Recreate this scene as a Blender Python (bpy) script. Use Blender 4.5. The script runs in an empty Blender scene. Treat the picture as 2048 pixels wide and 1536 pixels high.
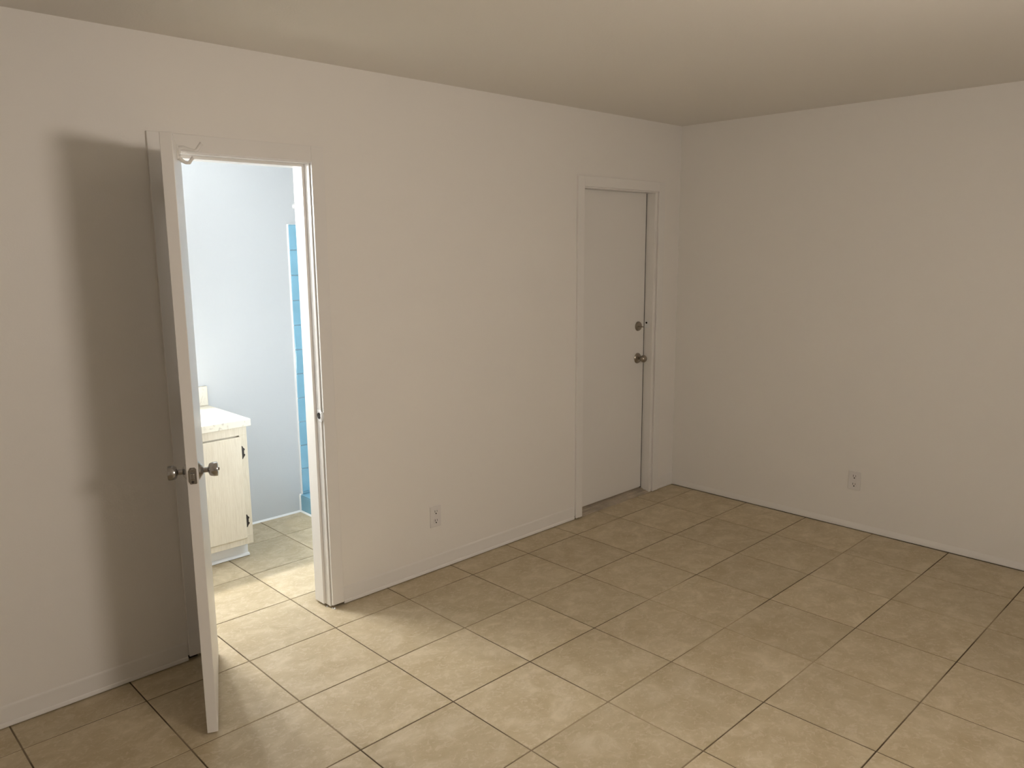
import bpy, bmesh, math, random
from mathutils import Vector, Matrix

random.seed(7)
SC = bpy.context.scene
COL = SC.collection
T = 0.4064                      # one 16 inch floor tile; positions below are in tiles, floor joints on whole numbers


def W(a, y, z):                 # tiles -> metres, origin at the floor corner of the room
    return Vector(((a - 7.015) * T, (y - 1.445) * T, z * T))


# ------------------------------------------------------------------ camera
cam_data = bpy.data.cameras.new('camera')
cam = bpy.data.objects.new('camera', cam_data)
COL.objects.link(cam)
cam_data.sensor_width = 36.0
cam_data.lens = 1571.65 / 2048 * 36.0
cam_data.clip_start = 0.05
yaw, pit, rol = math.radians(45.889), math.radians(-9.874), math.radians(-0.405)
f = Vector((math.cos(pit) * math.cos(yaw), math.cos(pit) * math.sin(yaw), math.sin(pit)))
r = f.cross(Vector((0, 0, 1))).normalized()
u = r.cross(f)
r2 = r * math.cos(rol) + u * math.sin(rol)
u2 = -r * math.sin(rol) + u * math.cos(rol)
M4 = Matrix((r2, u2, -f)).transposed().to_4x4()
M4.translation = W(-4.189, -6.122, 4.094)
cam.matrix_world = M4
SC.camera = cam

# ------------------------------------------------------------------ world, view, light levels
world = bpy.data.worlds.new('world')
SC.world = world
world.use_nodes = True
world.node_tree.nodes['Background'].inputs[0].default_value = (0.05, 0.05, 0.06, 1)
world.node_tree.nodes['Background'].inputs[1].default_value = 0.2
SC.view_settings.view_transform = 'Standard'
SC.view_settings.look = 'None'
SC.view_settings.exposure = 0.0
SC.view_settings.gamma = 1.0
SC.view_settings.use_curve_mapping = False
ROOM_LAMP = 44.0                # emission of the bedroom wall lamp's diffuser
ROOM_LAMP_COLOR = (1.0, 0.89, 0.79)
BATH_LAMP = 480.0                # emission of each globe over the vanity
BATH_LAMP_COLOR = (0.995, 0.97, 0.93)
FILL_LAMP = 58.0              # emission of the added fill dome on the bathroom side of the partition


# ------------------------------------------------------------------ materials
def mat(name, color, rough=0.5, metal=0.0, bump=0.0, scale=200.0, spec=0.5, vary=0.0, vscale=3.0, emit=None, estr=0.0):
    m = bpy.data.materials.new(name)
    m.use_nodes = True
    nt = m.node_tree
    b = nt.nodes['Principled BSDF']
    b.inputs['Base Color'].default_value = (*color, 1)
    b.inputs['Roughness'].default_value = rough
    b.inputs['Metallic'].default_value = metal
    b.inputs['Specular IOR Level'].default_value = spec
    tc = nt.nodes.new('ShaderNodeTexCoord')
    if vary > 0:
        n = nt.nodes.new('ShaderNodeTexNoise')
        n.inputs['Scale'].default_value = vscale
        n.inputs['Detail'].default_value = 5
        nt.links.new(tc.outputs['Object'], n.inputs['Vector'])
        rp = nt.nodes.new('ShaderNodeValToRGB')
        rp.color_ramp.elements[0].position = 0.3
        rp.color_ramp.elements[1].position = 0.7
        rp.color_ramp.elements[0].color = (*[c * (1 - vary) for c in color], 1)
        rp.color_ramp.elements[1].color = (*[min(1, c * (1 + vary)) for c in color], 1)
        nt.links.new(n.outputs['Fac'], rp.inputs['Fac'])
        nt.links.new(rp.outputs['Color'], b.inputs['Base Color'])
    if bump > 0:
        n2 = nt.nodes.new('ShaderNodeTexNoise')
        n2.inputs['Scale'].default_value = scale
        n2.inputs['Detail'].default_value = 3
        nt.links.new(tc.outputs['Object'], n2.inputs['Vector'])
        bp = nt.nodes.new('ShaderNodeBump')
        bp.inputs['Strength'].default_value = bump
        bp.inputs['Distance'].default_value = 0.002
        nt.links.new(n2.outputs['Fac'], bp.inputs['Height'])
        nt.links.new(bp.outputs['Normal'], b.inputs['Normal'])
    if emit:
        b.inputs['Emission Color'].default_value = (*emit, 1)
        b.inputs['Emission Strength'].default_value = estr
    return m


def tile_material():
    m = bpy.data.materials.new('beige_ceramic')
    m.use_nodes = True
    nt = m.node_tree
    N, L = nt.nodes, nt.links
    b = N['Principled BSDF']
    tc = N.new('ShaderNodeTexCoord')
    oi = N.new('ShaderNodeObjectInfo')
    mul = N.new('ShaderNodeVectorMath'); mul.operation = 'SCALE'
    mul.inputs[0].default_value = (37.0, 91.0, 53.0)
    L.new(oi.outputs['Random'], mul.inputs['Scale'])
    add = N.new('ShaderNodeVectorMath'); add.operation = 'ADD'
    L.new(tc.outputs['Object'], add.inputs[0]); L.new(mul.outputs[0], add.inputs[1])
    st = N.new('ShaderNodeVectorMath'); st.operation = 'MULTIPLY'
    st.inputs[1].default_value = (1.0, 1.15, 1.0)
    L.new(add.outputs[0], st.inputs[0])
    big = N.new('ShaderNodeTexNoise'); big.inputs['Scale'].default_value = 9.0
    big.inputs['Detail'].default_value = 6; big.inputs['Roughness'].default_value = 0.6
    big.inputs['Distortion'].default_value = 0.6
    L.new(st.outputs[0], big.inputs['Vector'])
    r1 = N.new('ShaderNodeValToRGB')
    e = r1.color_ramp.elements
    e[0].position, e[0].color = 0.33, (0.45, 0.365, 0.228, 1)
    e[1].position, e[1].color = 0.72, (0.62, 0.53, 0.375, 1)
    k = r1.color_ramp.elements.new(0.52); k.color = (0.51, 0.425, 0.282, 1)
    L.new(big.outputs['Fac'], r1.inputs['Fac'])
    fine = N.new('ShaderNodeTexNoise'); fine.inputs['Scale'].default_value = 42.0
    fine.inputs['Detail'].default_value = 5; fine.inputs['Roughness'].default_value = 0.62
    fine.inputs['Distortion'].default_value = 0.8
    L.new(st.outputs[0], fine.inputs['Vector'])
    r2_ = N.new('ShaderNodeValToRGB')
    e = r2_.color_ramp.elements
    e[0].position, e[0].color = 0.52, (0, 0, 0, 1)
    e[1].position, e[1].color = 0.62, (1, 1, 1, 1)
    L.new(fine.outputs['Fac'], r2_.inputs['Fac'])
    mx = N.new('ShaderNodeMix'); mx.data_type = 'RGBA'
    fac = N.new('ShaderNodeMath'); fac.operation = 'MULTIPLY'; fac.inputs[1].default_value = 0.42
    L.new(r2_.outputs['Color'], fac.inputs[0])
    L.new(fac.outputs[0], mx.inputs['Factor'])
    L.new(r1.outputs['Color'], mx.inputs['A'])
    mx.inputs['B'].default_value = (0.66, 0.575, 0.44, 1)
    hsv = N.new('ShaderNodeHueSaturation')
    mr = N.new('ShaderNodeMapRange'); mr.inputs['To Min'].default_value = 0.93; mr.inputs['To Max'].default_value = 1.06
    L.new(oi.outputs['Random'], mr.inputs['Value']); L.new(mr.outputs[0], hsv.inputs['Value'])
    L.new(mx.outputs['Result'], hsv.inputs['Color'])
    L.new(hsv.outputs['Color'], b.inputs['Base Color'])
    rr = N.new('ShaderNodeMapRange'); rr.inputs['To Min'].default_value = 0.42; rr.inputs['To Max'].default_value = 0.58
    L.new(fine.outputs['Fac'], rr.inputs['Value']); L.new(rr.outputs[0], b.inputs['Roughness'])
    b.inputs['Specular IOR Level'].default_value = 0.4
    bp = N.new('ShaderNodeBump'); bp.inputs['Strength'].default_value = 0.3; bp.inputs['Distance'].default_value = 0.004
    L.new(fine.outputs['Fac'], bp.inputs['Height']); L.new(bp.outputs['Normal'], b.inputs['Normal'])
    return m


def wood_material(name, c1, c2, rough=0.45):
    m = bpy.data.materials.new(name)
    m.use_nodes = True
    nt = m.node_tree
    N, L = nt.nodes, nt.links
    b = N['Principled BSDF']
    tc = N.new('ShaderNodeTexCoord')
    mp = N.new('ShaderNodeMapping'); mp.inputs['Scale'].default_value = (70, 70, 3.5)
    L.new(tc.outputs['Object'], mp.inputs['Vector'])
    n = N.new('ShaderNodeTexNoise'); n.inputs['Scale'].default_value = 3.0; n.inputs['Detail'].default_value = 6
    n.inputs['Distortion'].default_value = 1.2
    L.new(mp.outputs[0], n.inputs['Vector'])
    rp = N.new('ShaderNodeValToRGB')
    e = rp.color_ramp.elements
    e[0].position, e[0].color = 0.35, (*c2, 1)
    e[1].position, e[1].color = 0.6, (*c1, 1)
    L.new(n.outputs['Fac'], rp.inputs['Fac']); L.new(rp.outputs['Color'], b.inputs['Base Color'])
    b.inputs['Roughness'].default_value = rough
    return m


def speckled(name, c1, c2):
    m = bpy.data.materials.new(name)
    m.use_nodes = True
    nt = m.node_tree
    N, L = nt.nodes, nt.links
    b = N['Principled BSDF']
    tc = N.new('ShaderNodeTexCoord')
    n = N.new('ShaderNodeTexNoise'); n.inputs['Scale'].default_value = 22; n.inputs['Detail'].default_value = 6
    n.inputs['Distortion'].default_value = 1.5
    L.new(tc.outputs['Object'], n.inputs['Vector'])
    rp = N.new('ShaderNodeValToRGB')
    e = rp.color_ramp.elements
    e[0].position, e[0].color = 0.30, (*c2, 1)
    e[1].position, e[1].color = 0.42, (*c1, 1)
    L.new(n.outputs['Fac'], rp.inputs['Fac']); L.new(rp.outputs['Color'], b.inputs['Base Color'])
    b.inputs['Roughness'].default_value = 0.35
    return m


WALL = mat('wall_paint', (0.86, 0.835, 0.795), 0.48, bump=0.16, scale=160, spec=0.4)
CEIL = mat('ceiling_paint', (0.86, 0.83, 0.78), 0.8, bump=0.3, scale=110, spec=0.2)
TRIM = mat('trim_paint', (0.84, 0.82, 0.79), 0.30, bump=0.05, scale=60)
DOORP = mat('door_paint', (0.82, 0.80, 0.77), 0.32, bump=0.05, scale=60)
BATH = mat('bath_wall_paint', (0.58, 0.605, 0.625), 0.5, bump=0.15, scale=140, spec=0.4)
BATHT = mat('bath_trim_paint', (0.80, 0.82, 0.83), 0.35)
TILE = tile_material()
GROUT = mat('brown_grout', (0.13, 0.09, 0.05), 0.9, bump=0.3, scale=300, vary=0.25, vscale=1.3)
for nd in GROUT.node_tree.nodes:            # worn stretches where the joint has gone pale
    if nd.type == 'VALTORGB':
        nd.color_ramp.elements[0].position, nd.color_ramp.elements[0].color = 0.50, (0.085, 0.058, 0.03, 1)
        nd.color_ramp.elements[1].position, nd.color_ramp.elements[1].color = 0.66, (0.40, 0.32, 0.21, 1)
BLUE = mat('blue_glaze', (0.23, 0.47, 0.62), 0.16, vary=0.08, vscale=6)
WGROUT = mat('white_grout', (0.80, 0.84, 0.86), 0.8)
CAULK = mat('white_caulk', (0.86, 0.88, 0.88), 0.4)
VWOOD = wood_material('pickled_oak', (0.66, 0.61, 0.50), (0.59, 0.535, 0.425))
LAMI = speckled('cream_laminate', (0.70, 0.665, 0.57), (0.48, 0.45, 0.38))
STEEL = mat('satin_chrome', (0.44, 0.43, 0.42), 0.22, metal=1.0)
NICKEL = mat('aged_nickel', (0.36, 0.32, 0.27), 0.28, metal=1.0)
BRONZE = mat('dark_bronze', (0.030, 0.024, 0.020), 0.55, metal=0.2)
PLAST = mat('outlet_plastic', (0.78, 0.755, 0.74), 0.32)
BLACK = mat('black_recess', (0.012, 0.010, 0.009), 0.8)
SADDLE = mat('worn_saddle', (0.42, 0.36, 0.28), 0.5, metal=0.1, vary=0.2, vscale=8)
WMETAL = mat('white_metal', (0.85, 0.85, 0.85), 0.25)
MIRROR = mat('mirror_glass', (0.86, 0.88, 0.88), 0.03, metal=1.0)
LAMPM = mat('lit_diffuser', (0.9, 0.88, 0.85), 0.4, emit=ROOM_LAMP_COLOR, estr=ROOM_LAMP)
DOME = mat('fill_glow', (0.9, 0.9, 0.9), 0.3, emit=(0.93, 0.98, 1.0), estr=FILL_LAMP)
GLOBE = mat('lit_globe', (0.9, 0.9, 0.9), 0.3, emit=BATH_LAMP_COLOR, estr=BATH_LAMP)


# ------------------------------------------------------------------ mesh helpers
class MB:
    """Collects shapes, given in tile coordinates, into ONE mesh object."""

    def __init__(self, frame=None):
        self.bm = bmesh.new()
        self.frame = frame or W          # maps (a, b, c) to metres

    def _P(self, p):
        return self.frame(*p)

    def poly(self, rings, caps=True, closed=True):
        vs = [[self.bm.verts.new(self._P(p)) for p in ring] for ring in rings]
        n = len(vs[0])
        for i in range(len(vs) - 1):
            for j in range(n if closed else n - 1):
                k = (j + 1) % n
                self.bm.faces.new((vs[i][j], vs[i][k], vs[i + 1][k], vs[i + 1][j]))
        if caps:
            self.bm.faces.new(vs[0][::-1])
            self.bm.faces.new(vs[-1])
        return self

    def box(self, x0, x1, y0, y1, z0, z1, bev=0.0, seg=2):
        before = set(self.bm.verts)
        self.poly([[(x0, y0, z0), (x1, y0, z0), (x1, y1, z0), (x0, y1, z0)],
                   [(x0, y0, z1), (x1, y0, z1), (x1, y1, z1), (x0, y1, z1)]])
        if bev > 0:
            new = [v for v in self.bm.verts if v not in before]
            es = list({e for v in new for e in v.link_edges})
            bmesh.ops.bevel(self.bm, geom=es, offset=bev * T, segments=seg, affect='EDGES', profile=0.5)
        return self

    def sweep(self, prof, axis, a, b):
        """Extrude a closed profile: axis 'x' -> prof is (y, z); axis 'y' -> prof is (x, z); 'z' -> (x, y)."""
        def at(t):
            if axis == 'x':
                return [(t, p, q) for p, q in prof]
            if axis == 'y':
                return [(p, t, q) for p, q in prof]
            return [(p, q, t) for p, q in prof]
        return self.poly([at(a), at(b)])

    def lathe(self, prof, c, axis, n=24, sx=1.0):
        """prof: (radius, height along axis); axis: unit vector in the frame's own coordinates."""
        ax = Vector(axis).normalized()
        h = Vector((0, 0, 1)) if abs(ax.z) < 0.9 else Vector((1, 0, 0))
        e1 = ax.cross(h).normalized(); e2 = e1.cross(ax)
        c = Vector(c)
        rings = []
        for rad, d in prof:
            rad = max(rad, 1e-4)
            rings.append([tuple(c + ax * d + (e1 * math.cos(t) * sx + e2 * math.sin(t)) * rad)
                          for t in [2 * math.pi * i / n for i in range(n)]])
        return self.poly(rings)

    def tube(self, pts, rad, n=10, flat=1.0, wide=(0, 0, 1)):
        P = [Vector(p) for p in pts]
        rings = []
        for i, p in enumerate(P):
            d = (P[min(i + 1, len(P) - 1)] - P[max(i - 1, 0)]).normalized()
            h = Vector(wide)
            e1 = d.cross(h)
            e1 = e1.normalized() if e1.length > 1e-4 else Vector((1, 0, 0))
            e2 = d.cross(e1).normalized()
            rr = rad[i] if isinstance(rad, (list, tuple)) else rad
            rings.append([tuple(p + (e1 * math.cos(t) + e2 * math.sin(t) * flat) * rr)
                          for t in [2 * math.pi * k / n for k in range(n)]])
        return self.poly(rings)

    def build(self, name, m, parent=None, smooth=False, kind=None):
        bm = self.bm
        bmesh.ops.recalc_face_normals(bm, faces=bm.faces)
        if parent is not None:
            org = world_loc(parent)
        else:
            xs = [v.co for v in bm.verts]
            lo = Vector([min(c[i] for c in xs) for i in range(3)])
            hi = Vector([max(c[i] for c in xs) for i in range(3)])
            org = Vector(((lo.x + hi.x) / 2, (lo.y + hi.y) / 2, lo.z))
        for v in bm.verts:
            v.co -= org
        me = bpy.data.meshes.new(name)
        bm.to_mesh(me); bm.free()
        if smooth:
            for p in me.polygons:
                p.use_smooth = True
            try:
                me.set_sharp_from_angle(angle=math.radians(38))
            except Exception:
                pass
        me.materials.append(m)
        o = bpy.data.objects.new(name, me)
        COL.objects.link(o)
        if parent is not None:
            o.parent = parent
        else:
            o.location = org
        if kind:
            o['kind'] = kind
        return o


def world_loc(o):
    v = Vector(o.location)
    while o.parent is not None:
        o = o.parent
        v += Vector(o.location)
    return v


def empty(name, at, label=None, cat=None, kind=None, group=None):
    o = bpy.data.objects.new(name, None)
    o.empty_display_size = 0.1
    COL.objects.link(o)
    o.location = at
    if label: o['label'] = label
    if cat: o['category'] = cat
    if kind: o['kind'] = kind
    if group: o['group'] = group
    return o


def lab(o, label, cat=None, kind=None, group=None):
    o['label'] = label
    if cat: o['category'] = cat
    if kind: o['kind'] = kind
    if group: o['group'] = group
    return o


# ------------------------------------------------------------------ extents
XL, XR = -6.45, 7.015           # bedroom left and right walls
YF, YW = -7.5, 1.445            # wall behind the camera, wall with the doors
YP = 1.78                       # bathroom face of the partition
YB = 4.76                       # bathroom far wall
BXL, BXR = -2.5, 3.9            # bathroom left wall, shower end wall
CH = 6.0                        # ceiling height

# opening of the bathroom door (jamb faces) and of the closed door
J0, J1, JT = -1.258, 0.212, 4.975
K0, K1, KT = 4.600, 6.330, 4.925
JB = 0.045                      # jamb board thickness

# ------------------------------------------------------------------ structure: walls
w = MB()
w.box(XL - 0.3, J0 - JB, YW, YP, 0.06, CH)
w.box(J1 + JB, K0 - JB, YW, YP, 0.05, CH)
w.box(K1 + JB, XR + 0.3, YW, YP, 0.045, CH)
w.box(J0 - JB, J1 + JB, YW, YP, JT + JB, CH)
w.box(K0 - JB, K1 + JB, YW, YP, KT + JB, CH)
wl = w.build('wall_left', WALL)
lab(wl, 'long off-white painted wall holding both doorways', kind='structure')
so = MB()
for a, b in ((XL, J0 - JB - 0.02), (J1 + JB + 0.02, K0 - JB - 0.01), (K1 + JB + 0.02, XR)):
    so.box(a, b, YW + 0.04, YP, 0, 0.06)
so.build('sole_plate', mat('dark_gap_plate', (0.035, 0.025, 0.018), 0.9), wl)  # near-black colour stands in for shade in the hollow under the wall
seam = MB()
seam.poly([[(XL, YW - 0.0045, 4.003), (XL, YW - 0.0045, 4.0095), (XL, YW + 0.001, 4.0095), (XL, YW + 0.001, 4.003)],
           [(-2.16, YW - 0.0038, 4.001), (-2.16, YW - 0.0038, 4.0065), (-2.16, YW + 0.001, 4.0065), (-2.16, YW + 0.001, 4.001)]])
seam.build('drywall_seam', WALL, wl)

wr = MB().box(XR, XR + 0.3, YF - 0.3, YW, 0, CH).build('wall_right', WALL)
lab(wr, 'blank off-white wall on the right with one outlet', kind='structure')
lab(MB().box(XL - 0.3, XR + 0.3, YF - 0.3, YF, 0, CH).build('wall_back', WALL), 'off-white wall behind the camera', kind='structure')
lab(MB().box(XL - 0.3, XL, YF, YW, 0, CH).build('wall_side', WALL), 'off-white wall left of the camera', kind='structure')
lab(MB().box(XL - 0.3, XR + 0.3, YF - 0.3, YP, CH, CH + 0.3).build('ceiling', CEIL), 'plain off-white bedroom ceiling', kind='structure')

bl = MB().box(BXL - 0.3, BXR + 0.3, YB, YB + 0.3, 0, CH).build('wall_bathroom_far', BATH)
lab(bl, 'pale blue-grey bathroom wall seen through the open doorway', kind='structure')
lab(MB().box(BXL - 0.3, BXL, YP, YB, 0, CH).build('wall_bathroom_left', BATH), 'pale bathroom wall beyond the vanity', kind='structure')
lab(MB().box(BXR, BXR + 0.3, YP, YB, 0, CH).build('wall_bathroom_right', BATH), 'bathroom wall closing the shower end', kind='structure')
lab(MB().box(BXL - 0.3, BXR + 0.3, YP, YB + 0.3, CH, CH + 0.3).build('ceiling', BATHT), 'white bathroom ceiling', kind='structure')
# bathroom-side skin of the partition
sk = MB()
sk.box(BXL, J0 - JB, YP, YP + 0.004, 0, CH)
sk.box(J1 + JB, BXR, YP, YP + 0.004, 0, CH)
sk.box(J0 - JB, J1 + JB, YP, YP + 0.004, JT + JB, CH)
lab(sk.build('wall_bathroom_near', BATH), 'bathroom side of the doorway wall', kind='structure')

# ------------------------------------------------------------------ structure: floor with separate tiles
fl = MB().box(XL - 0.3, XR + 0.3, YF - 0.3, YB + 0.3, -0.25, -0.005).build('floor', GROUT)
lab(fl, 'beige ceramic tile floor with thin dark brown joints', kind='structure')
FORG = world_loc(fl)
G = 0.0062                      # half joint
TH = 0.02
full = None


def tile_mesh(x0, x1, y0, y1):
    bm = bmesh.new()
    cx, cy = (x0 + x1) / 2, (y0 + y1) / 2
    hx, hy = (x1 - x0) / 2 * T, (y1 - y0) / 2 * T
    c = 0.0016
    def ring(ins, z):
        return [bm.verts.new((sx * (hx - ins), sy * (hy - ins), z)) for sx, sy in ((-1, -1), (1, -1), (1, 1), (-1, 1))]
    rs = [ring(0, -TH * T), ring(0, -c), ring(c * 0.35, -c * 0.3), ring(c, 0)]
    for a, b in zip(rs, rs[1:]):
        for i in range(4):
            k = (i + 1) % 4
            bm.faces.new((a[i], a[k], b[k], b[i]))
    bm.faces.new(rs[-1])
    me = bpy.data.meshes.new('tile')
    bm.to_mesh(me); bm.free()
    me.materials.append(TILE)
    return me


for i in range(-7, 8):
    for j in range(-8, 5):
        x0, x1 = max(i + G, XL), min(i + 1 - G, XR)
        y0, y1 = max(j + G, YF), min(j + 1 - G, YB)
        if x1 - x0 < 0.01 or y1 - y0 < 0.01:
            continue
        if y0 > YP and (x0 > 2.0 or x1 < BXL):
            continue
        whole = (x1 - x0 > 0.985 and y1 - y0 > 0.985)
        if whole:
            if full is None:
                full = tile_mesh(x0, x1, y0, y1)
            me = full
        else:
            me = tile_mesh(x0, x1, y0, y1)
        o = bpy.data.objects.new('tile', me)
        COL.objects.link(o)
        o.parent = fl
        dz = random.uniform(-0.0003, 0.0)
        o.location = W((x0 + x1) / 2, (y0 + y1) / 2, 0) - FORG + Vector((0, 0, dz))
        o.rotation_euler = (random.uniform(-0.0004, 0.0004), random.uniform(-0.0004, 0.0004), 0)

# ------------------------------------------------------------------ structure: baseboards
BT = 0.006


def base_prof(y):
    return [(y, 0.008), (y - BT - 0.009, 0.008), (y - BT - 0.010, 0.018), (y - BT - 0.007, 0.040), (y - BT, 0.048),
            (y - BT, 0.178), (y - BT + 0.001, 0.190), (y - 0.001, 0.204), (y, 0.210)]


bb = empty('baseboard_left', W(1, YW, 0), 'low white painted baseboard along the doorway wall', kind='structure')
for a, b in ((XL, -1.437), (0.384, 4.44), (6.565, XR)):
    MB().sweep(base_prof(YW), 'x', a, b).build('board', TRIM, bb)
pr = [(XR, 0.007), (XR - 0.012, 0.007), (XR - 0.013, 0.016), (XR - 0.010, 0.05), (XR - 0.003, 0.085), (XR, 0.10)]
lab(MB().sweep(pr, 'y', YF, YW - 0.045).build('baseboard_right', TRIM), 'flat white baseboard along the blank right wall', kind='structure')
# bead of caulk where the bathroom wall meets the floor
lab(MB().sweep([(YB, 0.0), (YB - 0.022, 0.0), (YB - 0.012, 0.012), (YB, 0.026)], 'x', 0.30, 1.70).build('trim_5', CAULK),
    'thin white caulk line at the foot of the bathroom wall', kind='structure')

# ------------------------------------------------------------------ structure: frame of the bathroom doorway
CT = 0.03                       # casing thickness
t1 = empty('trim_1', W((J0 + J1) / 2, YW, 0), 'white door frame around the open bathroom doorway', kind='structure')
C_in0, C_in1, C_top0 = J0 - 0.012, J1 + 0.012, JT + 0.012
C_out0, C_out1, C_top1 = -1.427, 0.372, 5.148
MB().box(C_out0, C_in0, YW - CT, YW, 0.050, C_top1, 0.004).build('casing', TRIM, t1)
MB().box(C_in1, C_out1, YW - CT, YW, 0.038, C_top1, 0.004).build('casing', TRIM, t1)
MB().box(C_in0, C_in1, YW - CT, YW, C_top0, C_top1, 0.004).build('casing', TRIM, t1)
MB().box(J0 - JB, J0, YW, YP, 0.022, JT, 0.002).build('jamb', TRIM, t1)
jr = MB().box(J1, J1 + JB, YW + 0.012, YP, 0.022, JT, 0.002).build('jamb', TRIM, t1)
MB().box(J0 - JB, J1 + JB, YW, YP, JT, JT + JB, 0.002).build('head_jamb', TRIM, t1)
MB().box(J0, J0 + 0.03, 1.55, 1.735, 0.026, JT - 0.03, 0.003).build('door_stop', TRIM, t1)
MB().box(J1 - 0.03, J1, 1.55, 1.735, 0.028, JT - 0.03, 0.003).build('door_stop', TRIM, t1)
MB().box(J0, J1, 1.55, 1.735, JT - 0.03, JT, 0.003).build('door_stop', TRIM, t1)
# casing on the bathroom side
for a, b, z0, z1 in ((C_out0, C_in0, 0.02, C_top1), (C_in1, C_out1, 0.02, C_top1), (C_in0, C_in1, C_top0, C_top1)):
    MB().box(a, b, YP, YP + CT, z0, z1, 0.004).build('casing', TRIM, t1)
# strike plate with its black hole
sp = MB().box(J1 - 0.004, J1 + 0.002, YW - 0.004, YW + 0.085, 2.20, 2.335, 0.002).build('strike_plate', WMETAL, t1)
MB().lathe([(0.036, 0.0), (0.036, 0.004)], (J1 - 0.0035, YW + 0.045, 2.268), (-1, 0, 0), 16).build('strike_hole', BLACK, sp)
MB().tube([(J1 - 0.004, YW + 0.004, 2.268), (J1 - 0.008, YW - 0.016, 2.268), (J1 + 0.004, YW - 0.034, 2.268)], [0.05, 0.052, 0.048], 12, 0.14, (1, 0, 0)).build('strike_lip', WMETAL, sp, True)
# lump of old caulk and paint at the foot of the right casing
lump = MB()
for a, y, s in ((0.236, 1.402, 0.013), (0.203, 1.515, 0.009), (0.222, 1.43, 0.008)):
    lump.lathe([(s, 0), (s * 0.9, s * 0.5), (s * 0.4, s * 1.3), (0.001, s * 1.7)], (a, y, 0.0), (0, 0, 1), 7)
lump.build('paint_chips', CAULK, t1)

# ------------------------------------------------------------------ structure: frame of the closed door
t2 = empty('trim_2', W((K0 + K1) / 2, YW, 0), 'white door frame around the closed door in the corner', kind='structure')
MB().box(4.452, 4.592, YW - 0.036, YW, 0.022, 5.092, 0.006).build('casing', TRIM, t2)
MB().box(6.402, 6.555, YW - 0.036, YW, 0.010, 5.092, 0.006).build('casing', TRIM, t2)
MB().box(4.592, 6.402, YW - 0.036, YW, 4.945, 5.092, 0.005).build('casing', TRIM, t2)
MB().box(K0 - JB, K0, YW, YP, 0.0, KT, 0.002).build('jamb', TRIM, t2)
j2 = MB().box(K1, K1 + JB + 0.02, YW - 0.008, YP, 0.006, KT, 0.004).build('jamb', TRIM, t2)
MB().box(K0 - JB, K1 + JB, YW, YP, KT, KT + JB, 0.002).build('head_jamb', TRIM, t2)
MB().box(K0, K0 + 0.04, 1.705, YP, 0.06, KT).build('door_stop', TRIM, t2)
MB().box(K1 - 0.04, K1, 1.705, YP, 0.06, KT).build('door_stop', TRIM, t2)
MB().box(K0, K1, 1.705, YP, KT - 0.04, KT).build('door_stop', TRIM, t2)
s2 = MB().box(K1 - 0.004, K1 + 0.002, 1.50, 1.585, 2.775, 2.905, 0.002).build('strike_plate', WMETAL, t2)
MB().lathe([(0.017, 0), (0.017, 0.003)], (K1 - 0.0035, 1.555, 2.862), (-1, 0, 0), 12).build('strike_hole', BLACK, s2)

# ------------------------------------------------------------------ structure: closed door
d2 = empty('door_2', W(5.46, 1.6, 0.085), 'closed flush white door with deadbolt in the far corner', kind='structure')
D2Y = 1.597
slab = MB()
slab.box(4.606, 6.312, D2Y, 1.70, 0.076, 4.9235, 0.003)
slab.build('door_panel', DOORP, d2)
MB().box(6.3125, K1, D2Y + 0.004, 1.70, 0.06, 4.918).build('gap_shade', BLACK, t2)  # black strip stands in for the shade inside the open door gap
MB().box(4.64, 6.30, D2Y + 0.02, 1.69, 0.056, 0.076).build('door_sweep', SADDLE, d2)


def knob_pos(px_plane_y, a, z):
    return (a, px_plane_y, z)


db = MB().lathe([(0.078, 0.0), (0.078, 0.012), (0.066, 0.030), (0.030, 0.036)], (6.155, D2Y, 2.815), (0, -1, 0), 28).build('deadbolt', NICKEL, d2, True)
MB().tube([(6.125, D2Y - 0.035, 2.815), (6.155, D2Y - 0.062, 2.812), (6.205, D2Y - 0.066, 2.806)], [0.018, 0.026, 0.016], 10, 0.55).build('thumb_turn', NICKEL, db, True)
KX, KZ = 6.155, 2.292
kr = MB().lathe([(0.086, 0.0), (0.086, 0.008), (0.074, 0.022), (0.045, 0.030), (0.026, 0.034)], (KX, D2Y, KZ), (0, -1, 0), 30).build('door_knob', NICKEL, d2, True)
MB().lathe([(0.024, 0.030), (0.022, 0.066), (0.030, 0.078), (0.050, 0.094), (0.061, 0.118), (0.060, 0.138), (0.048, 0.158), (0.026, 0.168), (0.0, 0.170)],
           (KX, D2Y, KZ), (0, -1, 0), 30).build('knob_ball', NICKEL, kr, True)

th = MB()
th.poly([[(x, 1.432, 0.0), (x, 1.434, 0.014), (x, 1.462, 0.024), (x, 1.472, 0.016), (x, 1.482, 0.030), (x, 1.53, 0.036), (x, 1.540, 0.024), (x, 1.552, 0.046), (x, 1.61, 0.056), (x, 1.76, 0.056), (x, 1.76, 0.0)]
         for x in (4.604, 6.326)])
lab(th.build('door_threshold', SADDLE), 'worn grey-brown threshold strip under the closed door', 'threshold')

# ------------------------------------------------------------------ structure: open bathroom door
ANG = math.radians(24.0)
DH = Vector((-1.150, 1.380))
DD = Vector((-math.sin(ANG), -math.cos(ANG)))
DN = Vector((math.cos(ANG), -math.sin(ANG)))
DW, DT = 1.473, 0.088


def DF(s, t, z):                # s from the hinge to the free edge, t out of the bathroom face, z up
    p = DH + DD * s + DN * t
    return W(p.x, p.y, z)


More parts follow.
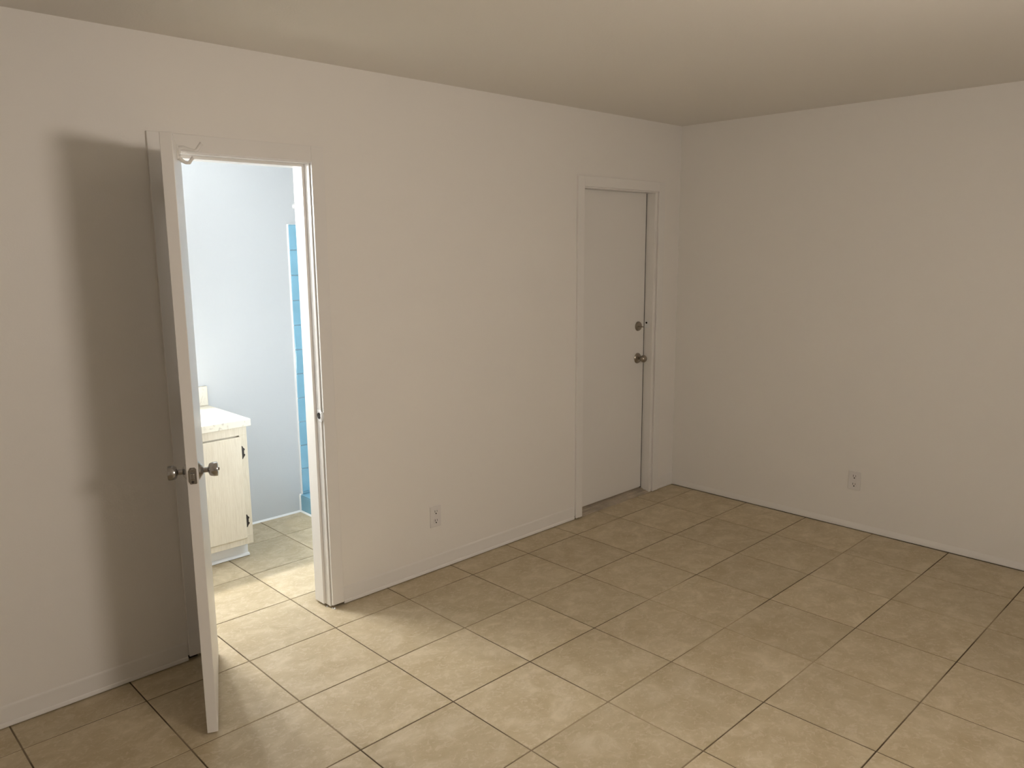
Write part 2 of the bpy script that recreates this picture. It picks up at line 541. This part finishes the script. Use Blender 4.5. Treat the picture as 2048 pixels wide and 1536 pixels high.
d1 = empty('door_1', DF(0, -DT / 2, 0.03), 'white flush door standing open from the bathroom doorway', kind='structure')
MB(DF).box(0, DW, -DT, 0, 0.030, 4.962, 0.004).build('door_panel', DOORP, d1)
KS, KH = DW - 0.150, 2.30       # knob backset and height
for side in (1, -1):
    t0 = 0.0 if side > 0 else -DT
    ro = MB(DF).lathe([(0.076, 0.0), (0.074, 0.004), (0.048, 0.022), (0.034, 0.034), (0.028, 0.036)], (KS, t0, KH), (0, side, 0), 30)
    ro = ro.build('door_knob', STEEL, d1, True)
    MB(DF).lathe([(0.022, 0.034), (0.022, 0.068), (0.030, 0.074), (0.047, 0.080), (0.055, 0.092), (0.059, 0.110), (0.060, 0.138), (0.057, 0.146), (0.040, 0.149), (0.0, 0.150)],
                 (KS, t0, KH), (0, side, 0), 30).build('knob_grip', STEEL, ro, True)
    if side > 0:
        MB(DF).lathe([(0.013, 0.149), (0.013, 0.158), (0.009, 0.161)], (KS, t0, KH), (0, side, 0), 12).build('lock_button', NICKEL, ro, True)
lp = MB(DF)
pw, ph = 0.031, 0.068
lp.poly([[(DW + q, -DT / 2 + a, KH + b) for a, b in ((-pw * 0.6, -ph), (pw * 0.9, -ph), (pw, -ph * 0.85), (pw, ph * 0.8), (pw * 0.6, ph), (-pw * 0.5, ph), (-pw, ph * 0.6), (-pw, -ph * 0.7))]
         for q in (-0.002, 0.006)])
lpo = lp.build('latch_plate', STEEL, d1)
MB(DF).box(DW, DW + 0.028, -DT / 2 - 0.016, -DT / 2 + 0.014, KH - 0.026, KH + 0.022, 0.004).build('latch_bolt', STEEL, lpo)
for zz in (-0.05, 0.05):
    MB(DF).lathe([(0.011, 0.004), (0.011, 0.0085), (0.006, 0.0095)], (DW, -DT / 2, KH + zz), (1, 0, 0), 12).build('screw', BRONZE if zz < 0 else STEEL, lpo)
for hz in (0.55, 2.5, 4.5):
    h = MB(DF)
    h.lathe([(0.016, 0), (0.016, 0.22)], (-0.012, -DT - 0.012, hz), (0, 0, 1), 12)
    h.box(-0.004, 0.075, -DT - 0.004, -DT + 0.001, hz, hz + 0.22)
    h.build('hinge', TRIM, d1)
# coat hook near the top of the bathroom face
HS, HZ = 0.80, 4.905
hk = MB(DF)
hk.box(HS - 0.03, HS + 0.03, 0.0, 0.007, HZ - 0.075, HZ + 0.05, 0.003)
hk.tube([(HS, 0.004, HZ - 0.070), (HS, 0.012, HZ - 0.03), (HS, 0.012, HZ + 0.01), (HS, 0.004, HZ + 0.045)], [0.022, 0.027, 0.027, 0.018], 10, 0.35, (0, 1, 0))
hk.tube([(HS, 0.008, HZ + 0.012), (HS, 0.05, HZ + 0.022), (HS, 0.10, HZ + 0.008), (HS, 0.135, HZ + 0.0), (HS, 0.155, HZ + 0.006), (HS, 0.185, HZ + 0.05), (HS, 0.197, HZ + 0.062)],
        [0.024, 0.019, 0.0145, 0.0145, 0.015, 0.014, 0.018], 10)
hk.tube([(HS, 0.010, HZ - 0.055), (HS, 0.035, HZ - 0.082), (HS, 0.065, HZ - 0.098), (HS, 0.090, HZ - 0.098), (HS, 0.112, HZ - 0.068), (HS, 0.125, HZ - 0.055)],
        [0.02, 0.016, 0.0145, 0.015, 0.0135, 0.017], 10)
hk.tube([(HS, 0.030, HZ + 0.022), (HS, 0.022, HZ + 0.0), (HS, 0.012, HZ - 0.03), (HS, 0.018, HZ - 0.058), (HS, 0.035, HZ - 0.082)], [0.012, 0.013, 0.014, 0.013, 0.012], 10)
lab(hk.build('coat_hook', TRIM, d1, True), 'double coat hook painted white')

# ------------------------------------------------------------------ bathroom vanity
VX1, VX0 = 0.275, -2.42         # cabinet right and left ends
VY = 3.462                      # cabinet front
v = empty('bathroom_vanity', W((VX0 + VX1) / 2, (VY + YB) / 2, 0), 'cream pickled-wood vanity cabinet with dark hinges beyond the open door', 'vanity')
MB().box(VX0, VX1, VY + 0.045, YB - 0.004, 0.235, 1.828).build('cabinet_body', VWOOD, v)
ff = MB()
ff.box(VX0, VX1, VY, VY + 0.045, 1.715, 1.828, 0.003)
ff.box(VX0, VX1, VY, VY + 0.045, 0.235, 0.345, 0.003)
for a, b in ((VX1 - 0.105, VX1), (-1.13, -1.00), (VX0, VX0 + 0.105)):
    ff.box(a, b, VY, VY + 0.045, 0.345, 1.715, 0.003)
ff.build('face_frame', VWOOD, v)
MB().box(VX0, VX1, VY + 0.19, VY + 0.215, 0.0, 0.235).build('toe_kick', BATHT, v)
MB().box(VX1 - 0.03, VX1, VY + 0.215, YB - 0.004, 0.0, 0.235).build('side_kick', BATHT, v)
sh = MB()
n = 14
rings = []
random.seed(3)
for i in range(n + 1):
    x = VX0 + (VX1 + 0.012 - VX0) * i / n
    jz = random.uniform(0.0, 0.006)
    rings.append([(x, VY + 0.19, 0.004 + jz), (x, VY + 0.166, 0.004 + jz), (x, VY + 0.164, 0.016), (x, VY + 0.172, 0.034), (x, VY + 0.184, 0.044), (x, VY + 0.19, 0.046)])
sh.poly(rings)
sh.build('shoe_moulding', BATHT, v)


def vanity_door(a0, a1, hinge_right):
    q = MB()
    q.box(a0, a1, VY - 0.024, VY - 0.001, 0.325, 1.700, 0.008, 3)
    dd = q.build('cabinet_door', VWOOD, v)
    hx = a1 if hinge_right else a0
    s = 1 if hinge_right else -1
    for zc in (1.485, 0.555):
        hh = 0.092
        # scalloped butterfly leaf lying on the face frame beside the door edge
        out = [(0.0, -1.0), (0.40, -0.84), (0.62, -0.66), (1.0, -0.48), (1.0, -0.32), (0.66, -0.14), (0.80, 0.02), (0.68, 0.18), (1.0, 0.34), (0.92, 0.52), (0.58, 0.66), (0.40, 0.86), (0.0, 1.0)]
        lw = 0.044
        k = MB()
        k.poly([[(hx + s * (0.003 + lw * p), yy, zc + hh * r_) for p, r_ in out] for yy in (VY - 0.007, VY - 0.0005)])
        k.lathe([(0.008, -hh * 0.9), (0.008, hh * 0.9)], (hx + s * 0.006, VY - 0.012, zc), (0, 0, 1), 8)
        k.build('hinge', BRONZE, dd)
    return dd


vanity_door(-1.015, 0.187, True)
vanity_door(-2.332, -1.115, False)

ct = MB().box(VX0 - 0.06, 0.322, 3.418, YB - 0.003, 1.830, 1.922, 0.006).build('vanity_countertop', LAMI)
lab(ct, 'cream laminate countertop with faint grey flecks on the vanity', 'countertop')
MB().box(VX0 - 0.06, 0.322, YB - 0.055, YB - 0.003, 1.924, 2.195, 0.006).build('backsplash', LAMI, ct)

# ------------------------------------------------------------------ shower: tiled panel, curb, rod
SX = 1.722
pan = MB().box(SX + 0.006, BXR - 0.02, YB - 0.028, YB, 0.0, 4.44).build('trim_3', WGROUT)
lab(pan, 'narrow strip of blue shower tile on the far bathroom wall', kind='structure')
RH = 0.3757


def glazed(x0, x1, y0, y1, z0, z1, parent, bev=0.008, cache={}):
    return MB().box(x0, x1, y0, y1, z0, z1, bev, 2).build('tile', BLUE, parent)


g = 0.006
zt = 4.45
while zt > 0.30:
    zb = max(zt - RH, 0.285)
    glazed(SX, SX + 0.135, YB - 0.038, YB - 0.024, zb + g / 2, zt - g / 2, pan, 0.012)
    zt -= RH
FW = 0.264
zt = 4.45 - 0.138
xs = SX + 0.138
for c in range(6):
    x = xs + c * FW
    glazed(x + g / 2, x + FW - g / 2, YB - 0.036, YB - 0.024, 4.45 - 0.135, 4.45, pan, 0.012)
    k = 0
    z = zt
    while z > 0.30:
        zb = max(z - FW, 0.285)
        if z - zb > 0.02:
            glazed(x + g / 2, x + FW - g / 2, YB - 0.034, YB - 0.024, zb + g / 2, z - g / 2, pan, 0.006)
        z -= FW
ck = MB()
ck.sweep([(SX - 0.014, YB), (SX - 0.008, YB - 0.024), (SX + 0.002, YB - 0.034), (SX + 0.012, YB - 0.02), (SX + 0.012, YB)], 'z', 0.28, 4.455)
ck.sweep([(YB, 4.462), (YB - 0.03, 4.456), (YB - 0.026, 4.446), (YB, 4.446)], 'x', SX - 0.008, BXR - 0.05)
ck.build('caulk', CAULK, pan)

cb = MB().box(1.712, 1.712 + 0.33, YP + 0.02, YB - 0.004, 0.0, 0.262).build('shower_curb', WGROUT)
lab(cb, 'low blue tiled shower curb at the bathroom\'s right edge', 'curb')
CLN = 8
y0c, y1c = YP + 0.02, YB - 0.004
st = (y1c - y0c) / CLN
for i in range(CLN):
    a, b = y1c - st * (i + 1), y1c - st * i
    glazed(1.694, 1.713, a + 0.003, b - 0.003, 0.012, 0.262, cb, 0.008)
    glazed(1.692, 1.692 + 0.17, a + 0.003, b - 0.003, 0.262, 0.284, cb, 0.010)
    glazed(1.868, 2.040, a + 0.003, b - 0.003, 0.262, 0.284, cb, 0.010)
c2 = MB()
c2.sweep([(1.672, 0.0), (1.694, 0.0), (1.694, 0.022), (1.684, 0.014)], 'y', YP + 0.03, YB - 0.01)
c2.poly([[(1.672, YB - 0.002, z), (1.700, YB - 0.024, z), (1.700, YB - 0.002, z)] for z in (0.0, 0.275)])
c2.lathe([(0.022, 0.27), (0.02, 0.282), (0.008, 0.292)], (1.694, YB - 0.012, 0.0), (0, 0, 1), 10)
c2.build('caulk', CAULK, cb)
lab(MB().box(2.04, BXR, YP, YB, -0.004, 0.06).build('trim_4', WGROUT), 'shower pan behind the blue curb', kind='structure')

rod = MB()
rod.lathe([(0.028, 0.0), (0.028, YB - YP - 0.03)], (1.865, YB - 0.01, 4.715), (0, -1, 0), 16)
ro = rod.build('shower_curtain_rod', WMETAL, None, True)
lab(ro, 'white shower curtain rod end above the blue tile', 'curtain rod')
for yy, s in ((YB - 0.002, -1), (YP + 0.006, 1)):
    MB().lathe([(0.046, 0.0), (0.046, 0.010), (0.034, 0.028), (0.029, 0.045)], (1.865, yy, 4.715), (0, s, 0), 20).build('flange', WMETAL, ro, True)

# ------------------------------------------------------------------ electrical outlets
def outlet(fr, at, label):
    e = empty('electrical_outlet', at, label, 'outlet', group='electrical outlets')
    MB(fr).box(-0.087, 0.087, -0.013, 0.0, -0.138, 0.138, 0.005, 3).build('cover_plate', PLAST, e)
    for zc in (0.060, -0.060):
        q = MB(fr)
        pts = []
        for i in range(24):
            t = 2 * math.pi * i / 24
            pts.append((max(-0.036, min(0.036, 0.043 * math.cos(t))), zc + 0.043 * math.sin(t)))
        q.poly([[(a, yy, b) for a, b in pts] for yy in (-0.018, -0.010)])
        rc = q.build('receptacle', PLAST, e)
        sl = MB(fr)
        sl.box(-0.020, -0.0135, -0.0188, -0.0175, zc - 0.004, zc + 0.025)
        sl.build('slot', BLACK, rc)
        sl = MB(fr)
        sl.box(0.0135, 0.019, -0.0188, -0.0175, zc - 0.001, zc + 0.023)
        sl.build('slot', BLACK, rc)
        MB(fr).lathe([(0.0095, 0.0175), (0.0095, 0.0188)], (0, 0, zc - 0.020), (0, -1, 0), 12).build('ground_hole', BLACK, rc)
    MB(fr).lathe([(0.009, 0.012), (0.009, 0.016), (0.004, 0.017)], (0, 0, 0), (0, -1, 0), 12).build('screw', PLAST, e)
    return e


def OL(a, y, z):
    return W(1.768 + a, YW + y, 0.724 + z)


def OR(a, y, z):                # faces -x
    return W(XR + y, -1.690 - a, 0.728 + z)


outlet(OL, W(1.768, YW, 0.724), 'white duplex outlet low on the wall between the two doors')
outlet(OR, W(XR, -1.690, 0.728), 'white duplex outlet low on the blank right wall')

# ------------------------------------------------------------------ lamps, added light blockers and fill dome (all outside the frame)
lx, lz = 0.08, 4.33
wlmp = empty('wall_lamp', W(lx, YF, lz - 0.37), 'long frosted wall lamp on the wall behind the camera', 'lamp')
MB().box(lx - 0.72, lx + 0.72, YF, YF + 0.05, lz - 0.40, lz + 0.40, 0.02).build('lamp_base', WMETAL, wlmp)
MB().box(lx - 0.66, lx + 0.66, YF + 0.05, YF + 0.16, lz - 0.36, lz + 0.36, 0.03).build('lamp_shade', LAMPM, wlmp)

vx, vz = -1.0, 4.70
mc = empty('blocker_cabinet', W(vx, YB, 2.50), 'added mirrored cabinet blocking globe light from the bathroom wall', 'cabinet')  # unseen cabinet, added to keep direct globe light off the far wall
MB().box(vx - 0.80, vx + 0.78, YB - 0.335, YB - 0.002, 2.50, 4.435, 0.006).build('cabinet_body', WMETAL, mc)
for a, b in ((vx - 0.79, vx - 0.015), (vx - 0.005, vx + 0.77)):
    dm = MB().box(a, b, YB - 0.360, YB - 0.337, 2.52, 4.415, 0.006).build('mirror_door', MIRROR, mc)
    kx = b - 0.05 if a < vx - 0.5 else a + 0.05
    MB().lathe([(0.018, 0.360), (0.014, 0.380), (0.026, 0.395), (0.020, 0.410)], (kx, YB, 2.70), (0, -1, 0), 14).build('knob', STEEL, dm, True)
vl = empty('vanity_light', W(vx, YB, vz - 0.26), 'three vanity globes in a white box with added light-blocking panels', 'lamp')
MB().box(vx - 0.80, vx + 0.78, YB - 0.05, YB - 0.002, 4.44, 5.00, 0.006).build('back_plate', WMETAL, vl)
MB().box(vx - 0.80, vx + 0.78, YB - 0.54, YB - 0.05, 4.97, 5.00, 0.006).build('blocker_hood', WMETAL, vl)  # hood added to cut the globes' glow on the bathroom ceiling
for a in (vx - 0.832, vx + 0.783):
    MB().box(a, a + 0.028, YB - 0.57, YB - 0.003, 3.60, 5.00, 0.004).build('blocker_wing', WMETAL, vl)  # wings added to shade the far wall from the globes
for i in (-0.5, 0.0, 0.5):
    MB().lathe([(0.05, 0.04), (0.05, 0.31)], (vx + i, YB, vz), (0, -1, 0), 14).build('lamp_socket', WMETAL, vl)
    MB().lathe([(0.12 * math.sin(math.pi * k / 10), -0.12 * math.cos(math.pi * k / 10)) for k in range(11)], (vx + i, YB - 0.42, vz), (0, -1, 0), 20).build('bulb', GLOBE, vl, True)
sx, sz = 1.05, 2.05
sl_ = empty('fill_dome', W(sx, YP, sz - 0.25), 'added fill light dome on the bathroom side of the doorway wall', 'lamp')  # unseen dome added to brighten the lower bathroom wall and floor
MB().lathe([(0.26, 0.005), (0.26, 0.03), (0.23, 0.045)], (sx, YP, sz), (0, 1, 0), 28).build('lamp_base', WMETAL, sl_, True)
MB().lathe([(0.21, 0.045), (0.205, 0.08), (0.17, 0.12), (0.10, 0.15), (0.0, 0.16)], (sx, YP, sz), (0, 1, 0), 28).build('lamp_shade', DOME, sl_, True)
